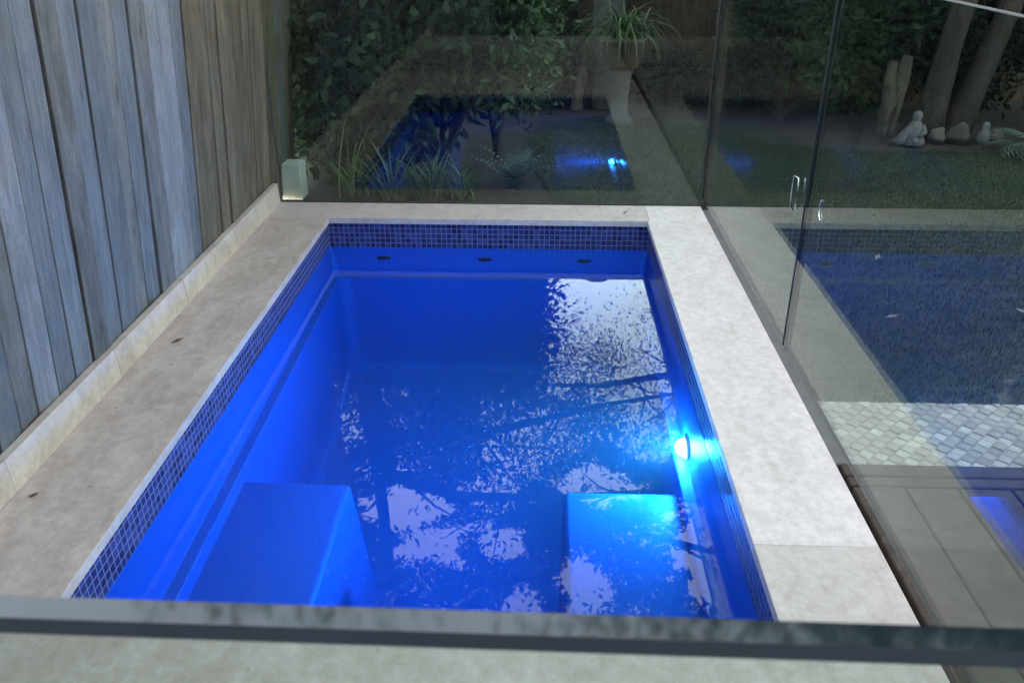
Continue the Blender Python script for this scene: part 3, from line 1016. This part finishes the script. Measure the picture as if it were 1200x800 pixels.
# fern at the right edge
fr = thing('garden_fern', 'grey green arching fern at the right edge of the lawn', 'fern', (0, 0, 0))
P = np.stack([3.24 + rng.normal(0, 0.05, 34), 5.45 + rng.normal(0, 0.05, 34), np.full(34, ZG)], 1)
fern_mesh(P, 0.42, 1.5, M['leaf_silver'], fr, 0.10, (0.3, 1.0))

# ------------------------------------------------------------------ trees (crowns hang over the garden, seen in the water)
ORG = np.array([0.0, 0.0, 2 * ZW - 1.35])
GAPS = [  # openings between the limbs, as ellipses on a plane 5 m up: x, y, rx, ry, how open
    (1.1, 15.6, 1.1, 1.5, 0.80), (1.1, 14.0, 1.1, 1.2, 0.52), (1.75, 12.2, 0.45, 1.6, 0.60), (0.75, 12.4, 0.8, 1.2, 0.42),
    (-1.60, 8.55, 0.60, 0.42, 0.99), (-1.20, 7.85, 0.50, 0.42, 0.98), (-2.1, 9.3, 0.4, 0.35, 0.55), (-2.75, 10.3, 0.3, 0.5, 0.42),
    (-0.40, 7.95, 0.34, 0.34, 0.97), (0.05, 10.0, 0.75, 0.85, 0.72), (0.85, 9.1, 0.50, 0.42, 0.97), (-0.5, 8.9, 0.5, 0.4, 0.7),
    (0.55, 7.15, 0.27, 0.60, 0.98), (1.95, 7.8, 0.40, 0.85, 0.99), (2.35, 6.9, 0.4, 0.5, 0.97), (1.35, 8.1, 0.40, 0.22, 0.75), (1.2, 6.7, 0.25, 0.25, 0.6),
    (1.6, 10.2, 0.5, 0.6, 0.75), (-0.1, 6.9, 0.22, 0.35, 0.95), (-0.6, 6.6, 0.3, 0.25, 0.85), (-2.2, 5.7, 0.9, 0.6, 0.97), (-1.0, 5.5, 0.7, 0.4, 0.97), (0.2, 5.4, 0.5, 0.4, 0.95)]
def in_gap(P):
    q = (P - ORG) * ((5 - ORG[2]) / (P[:, 2:3] - ORG[2]))
    w = 0.16 * np.sin(q[:, 0] * 9 + 3 * np.sin(q[:, 1] * 5)) + 0.16 * np.sin(q[:, 1] * 8 + 2 * np.sin(q[:, 0] * 6))
    pr = np.zeros(len(P))
    for gx, gy, rx, ry, k in GAPS:
        d = np.sqrt(((q[:, 0] - gx) / rx) ** 2 + ((q[:, 1] - gy) / ry) ** 2) + w
        pr = np.maximum(pr, k * np.clip((1.25 - d) / 0.35, 0, 1))
    return rng.random(len(P)) < pr

def tree(name, label, trunk, rad, limbs, clumps, per, sp, size, m, bk):
    t = thing(name, label, 'tree', (0, 0, 0), 0)
    bm = bmesh.new()
    tube(bm, trunk, rad, 18, True, 0.11)
    top = Vector(trunk[-1])
    for lb in limbs:
        k = len(lb)
        tube(bm, lb, list(np.linspace(rad[-1] * 0.7, 0.02, k)), 8, True, 0.05)
        # twigs
        for _ in range(14):
            i = random.randrange(max(1, k // 3), k)
            a = Vector(lb[i - 1]).lerp(Vector(lb[i]), random.random())
            b = a + Vector((random.uniform(-1, 1), random.uniform(-1, 1), random.uniform(-0.2, 0.7))) * 0.9
            tube(bm, [a, a.lerp(b, 0.5) + Vector((0, 0, 0.08)), b], [0.022, 0.014, 0.005], 5)
    obj('trunk', bm, bk, t, True)
    C = np.concatenate(clumps)
    foliage('crown', C, per, sp, size, m, t, 0.42, 0.4, 0.35, 0.25, 0.7,
            drop=in_gap)
    return t

def slab(x0, x1, y0, y1, z0, z1, n):
    return np.stack([rng.uniform(x0, x1, n), rng.uniform(y0, y1, n), rng.uniform(z0, z1, n)], 1)

tree('garden_tree', 'upright dark tree trunk behind the white statue', [(2.66, 6.02, ZG), (2.66, 6.02, 0.12), (2.70, 6.03, 0.6), (2.78, 6.05, 1.2), (2.85, 6.1, 2.6), (2.8, 6.2, 3.6)],
     [0.12, 0.09, 0.075, 0.07, 0.07, 0.07],
     [[(2.8, 6.2, 3.5), (2.2, 7.0, 4.4), (1.2, 8.2, 5.0), (0.2, 9.2, 5.4)], [(2.8, 6.2, 3.5), (2.6, 5.2, 4.3), (1.9, 4.0, 4.9)], [(2.8, 6.2, 3.6), (3.0, 7.2, 5.0), (2.4, 9.0, 6.0)]],
     [slab(0.0, 3.6, 6.3, 10.0, 4.3, 5.8, 105), slab(0.3, 3.6, 3.0, 6.5, 4.2, 5.4, 60), slab(-2.6, 3.8, 3.5, 8.0, 3.0, 4.2, 210)], 170, 0.26, 0.085, M['leaf_tree'], M['bark_dark'])  # last slab: low clumps added to shade the garden
tree('garden_tree', 'dark tree trunk leaning right beside the larger dull rock', [(2.86, 6.05, ZG), (2.90, 6.05, 0.15), (3.0, 6.06, 0.6), (3.1, 6.08, 1.0), (3.4, 6.2, 2.6), (3.6, 6.3, 3.8)],
     [0.12, 0.085, 0.07, 0.065, 0.06, 0.06],
     [[(3.6, 6.3, 3.7), (3.4, 7.6, 4.8), (3.2, 9.5, 5.6)], [(3.6, 6.3, 3.7), (4.4, 5.4, 4.6), (4.8, 4.2, 5.0)]],
     [slab(2.6, 5.6, 4.2, 10.5, 4.2, 6.0, 90), slab(1.8, 5.8, 3.4, 8.0, 4.4, 6.0, 70), slab(3.4, 6.0, 3.0, 8.0, 2.8, 4.2, 70)], 190, 0.28, 0.085, M['leaf_tree'], M['bark_dark'])
tree('overhanging_tree', 'tall tree beyond the big shrub whose crown reflects in the pool', [(-1.9, 7.9, ZG), (-1.9, 7.9, 1.5), (-1.8, 7.9, 3.2), (-1.7, 8.0, 4.2)],
     [0.2, 0.16, 0.13, 0.11],
     [[(-1.7, 8.0, 4.1), (-1.0, 8.8, 5.0), (0.3, 9.6, 5.6), (1.6, 10.2, 5.9), (2.6, 10.6, 6.0)], [(-1.8, 7.9, 3.6), (-1.5, 6.8, 4.6), (-0.6, 5.6, 5.0)], [(-1.8, 7.9, 3.6), (-2.8, 8.6, 5.0), (-3.4, 9.6, 6.0)],
      [(-1.7, 8.0, 3.6), (-0.6, 9.4, 4.4), (0.9, 10.6, 4.7), (2.4, 11.2, 4.75)]],
     [slab(-4.2, 0.6, 5.8, 11.5, 4.0, 6.2, 190), slab(-1.5, 1.6, 8.5, 11.5, 5.0, 6.4, 60), slab(-3.6, 0.0, 11, 14, 2.2, 6.5, 110), slab(-2.6, -0.3, 4.0, 6.0, 4.2, 5.0, 26)], 190, 0.28, 0.085, M['leaf_tree'], M['bark_dark'])
tree('distant_tree', 'far tree past the boundary fence that reflects in the pool', [(3.9, 12.0, ZG), (3.9, 12.0, 2.0), (3.7, 12.0, 4.0)],
     [0.22, 0.17, 0.12], [[(3.7, 12, 3.9), (2.4, 12.2, 5.0), (1.0, 12.4, 5.4), (-0.2, 12.6, 5.5)], [(3.7, 12, 3.9), (4.6, 11.4, 5.4)]],
     [slab(2.2, 5.6, 10.8, 14.0, 2.4, 7.5, 120), slab(-0.2, 2.8, 11.2, 13.8, 4.2, 8.0, 90)], 360, 0.30, 0.055, M['leaf_tree'], M['bark_dark'])

# ------------------------------------------------------------------ unseen building added behind the camera to block low sky
sky_block_house = thing('sky_block_house', 'unseen two-storey building added behind the camera to block low sky', 'sky_block_house', (0, -2.45, ZG))
bm = bmesh.new()
for a, b, z0, z1 in ((-4.5, -0.6, 0, 6.0), (-0.6, 2.2, 2.2, 6.0), (2.2, 8.0, 0, 6.0)): box(bm, a, b, -0.25, 0.0, z0, z1)
obj('wall', bm, M['render_wall'], sky_block_house)
bm = bmesh.new()
vs = [bm.verts.new(p) for p in ((-5, 0.6, 5.9), (8.5, 0.6, 5.9), (8.5, -4.5, 7.6), (-5, -4.5, 7.6))]
bm.faces.new(vs)
g = bmesh.ops.extrude_face_region(bm, geom=bm.faces[:])
bmesh.ops.translate(bm, vec=(0, 0, 0.12), verts=[q for q in g['geom'] if isinstance(q, bmesh.types.BMVert)])
obj('roof', bm, M['roof'], sky_block_house)
bm = bmesh.new()
box(bm, -0.595, 2.195, -0.16, -0.10, 0.0, 2.195)
obj('door', bm, M['dark_door'], sky_block_house)

# ------------------------------------------------------------------ fallen leaves
def fallen(label, x, y, z, s, m, rz):
    bm = bmesh.new()
    pts = [(0, 0, 0.002), (s * 0.5, s * 0.22, 0.006), (s, 0.0, 0.010), (s * 0.5, -s * 0.2, 0.007), (s * 0.5, 0, 0.002)]
    v = [bm.verts.new(p) for p in pts]
    for f in ((0, 4, 1), (1, 4, 2), (2, 4, 3), (3, 4, 0)): bm.faces.new([v[i] for i in f])
    g = bmesh.ops.extrude_face_region(bm, geom=bm.faces[:])
    bmesh.ops.translate(bm, vec=(0, 0, 0.0012), verts=[q for q in g['geom'] if isinstance(q, bmesh.types.BMVert)])
    o = obj('fallen_leaf', bm, m)
    o.location = (x, y, z); o.rotation_euler = (0, 0, rz)
    return tag(o, label, 'leaf', 'fallen leaves')
fallen('small dark curled leaf halfway along the left coping', -1.285, 2.62, 0.0, 0.045, M['dry_leaf'], 0.6)
fallen('tiny dark leaf on the left coping nearest the foreground', -1.31, 1.74, 0.0, 0.028, M['dry_leaf'], 0.3)
fallen('small leaf on the near paving seen through the closest glass', -0.06, 1.16, 0.0, 0.026, M['dry_leaf'], 2.2)
fallen('pale leaf on the far coping near the stone joint', 0.41, 4.10, 0.0, 0.04, M['pale_dry_leaf'], 0.9)
fallen('pale dry leaf on the lawn nearest the gate latch', 1.47, 3.55, ZG + 0.03, 0.06, M['pale_dry_leaf'], 1.0)
fallen('pale dry leaf in the middle of the lawn', 1.30, 2.95, ZG + 0.03, 0.055, M['pale_dry_leaf'], 0.2)
fallen('pale dry leaf on the lawn farthest to the right', 1.86, 3.0, ZG + 0.03, 0.055, M['pale_dry_leaf'], 2.4)

# ------------------------------------------------------------------ sky, sun, camera
SUN_EL, SUN_AZ = 5.0, 195.0          # low behind the camera
world = bpy.data.worlds.new('World')
S.world = world
world.use_nodes = True
nt = world.node_tree
bg = nt.nodes['Background']
sky = nt.nodes.new('ShaderNodeTexSky')
sky.sky_type = 'NISHITA'
sky.sun_disc = False
sky.sun_elevation = R(SUN_EL)
sky.sun_rotation = R(SUN_AZ)
sky.dust_density = 1.5
hs = nt.nodes.new('ShaderNodeHueSaturation')
hs.inputs['Saturation'].default_value = 0.44
L(nt, sky.outputs[0], hs.inputs['Color'])
L(nt, mixc(nt, 1.0, hs.outputs[0], (1.0, 0.988, 1.0), 'MULTIPLY'), bg.inputs['Color'])
bg.inputs['Strength'].default_value = 0.15
sd = bpy.data.lights.new('sun', 'SUN')
sd.energy = 0.05
sd.angle = R(20)
sd.color = (1.0, 0.9, 0.78)
so = bpy.data.objects.new('sun', sd)
COL.objects.link(so)
d = Vector((math.sin(R(SUN_AZ)) * math.cos(R(SUN_EL)), math.cos(R(SUN_AZ)) * math.cos(R(SUN_EL)), math.sin(R(SUN_EL))))
so.rotation_euler = d.to_track_quat('Z', 'Y').to_euler()

cd = bpy.data.cameras.new('camera')
cam = bpy.data.objects.new('camera', cd)
COL.objects.link(cam)
cd.sensor_width = 36.0
cd.lens = 30.0
cd.clip_start = 0.02
cd.clip_end = 500
f, vx, vy = 1000.0, 639.0, -104.0
pitch = math.atan((400 - vy) / f)
yaw = math.atan((vx - 600) / math.hypot(f, 400 - vy))     # camera turned left of the pool axis
cam.location = (0, 0, 1.35)
cam.rotation_euler = (math.pi / 2 - pitch, 0, yaw)
cd.dof.use_dof = True
cd.dof.focus_distance = 3.4
cd.dof.aperture_fstop = 22.0
S.camera = cam

S.view_settings.view_transform = 'Standard'
S.view_settings.look = 'None'
S.view_settings.gamma = 1.0
S.view_settings.exposure = 4.55
S.render.engine = 'CYCLES'
cy = S.cycles
cy.use_denoising = True
cy.max_bounces = 14
cy.diffuse_bounces = 5
cy.glossy_bounces = 6
cy.transmission_bounces = 8
cy.transparent_max_bounces = 24
cy.volume_bounces = 1
cy.sample_clamp_indirect = 6.0
cy.caustics_refractive = True
cy.caustics_reflective = True
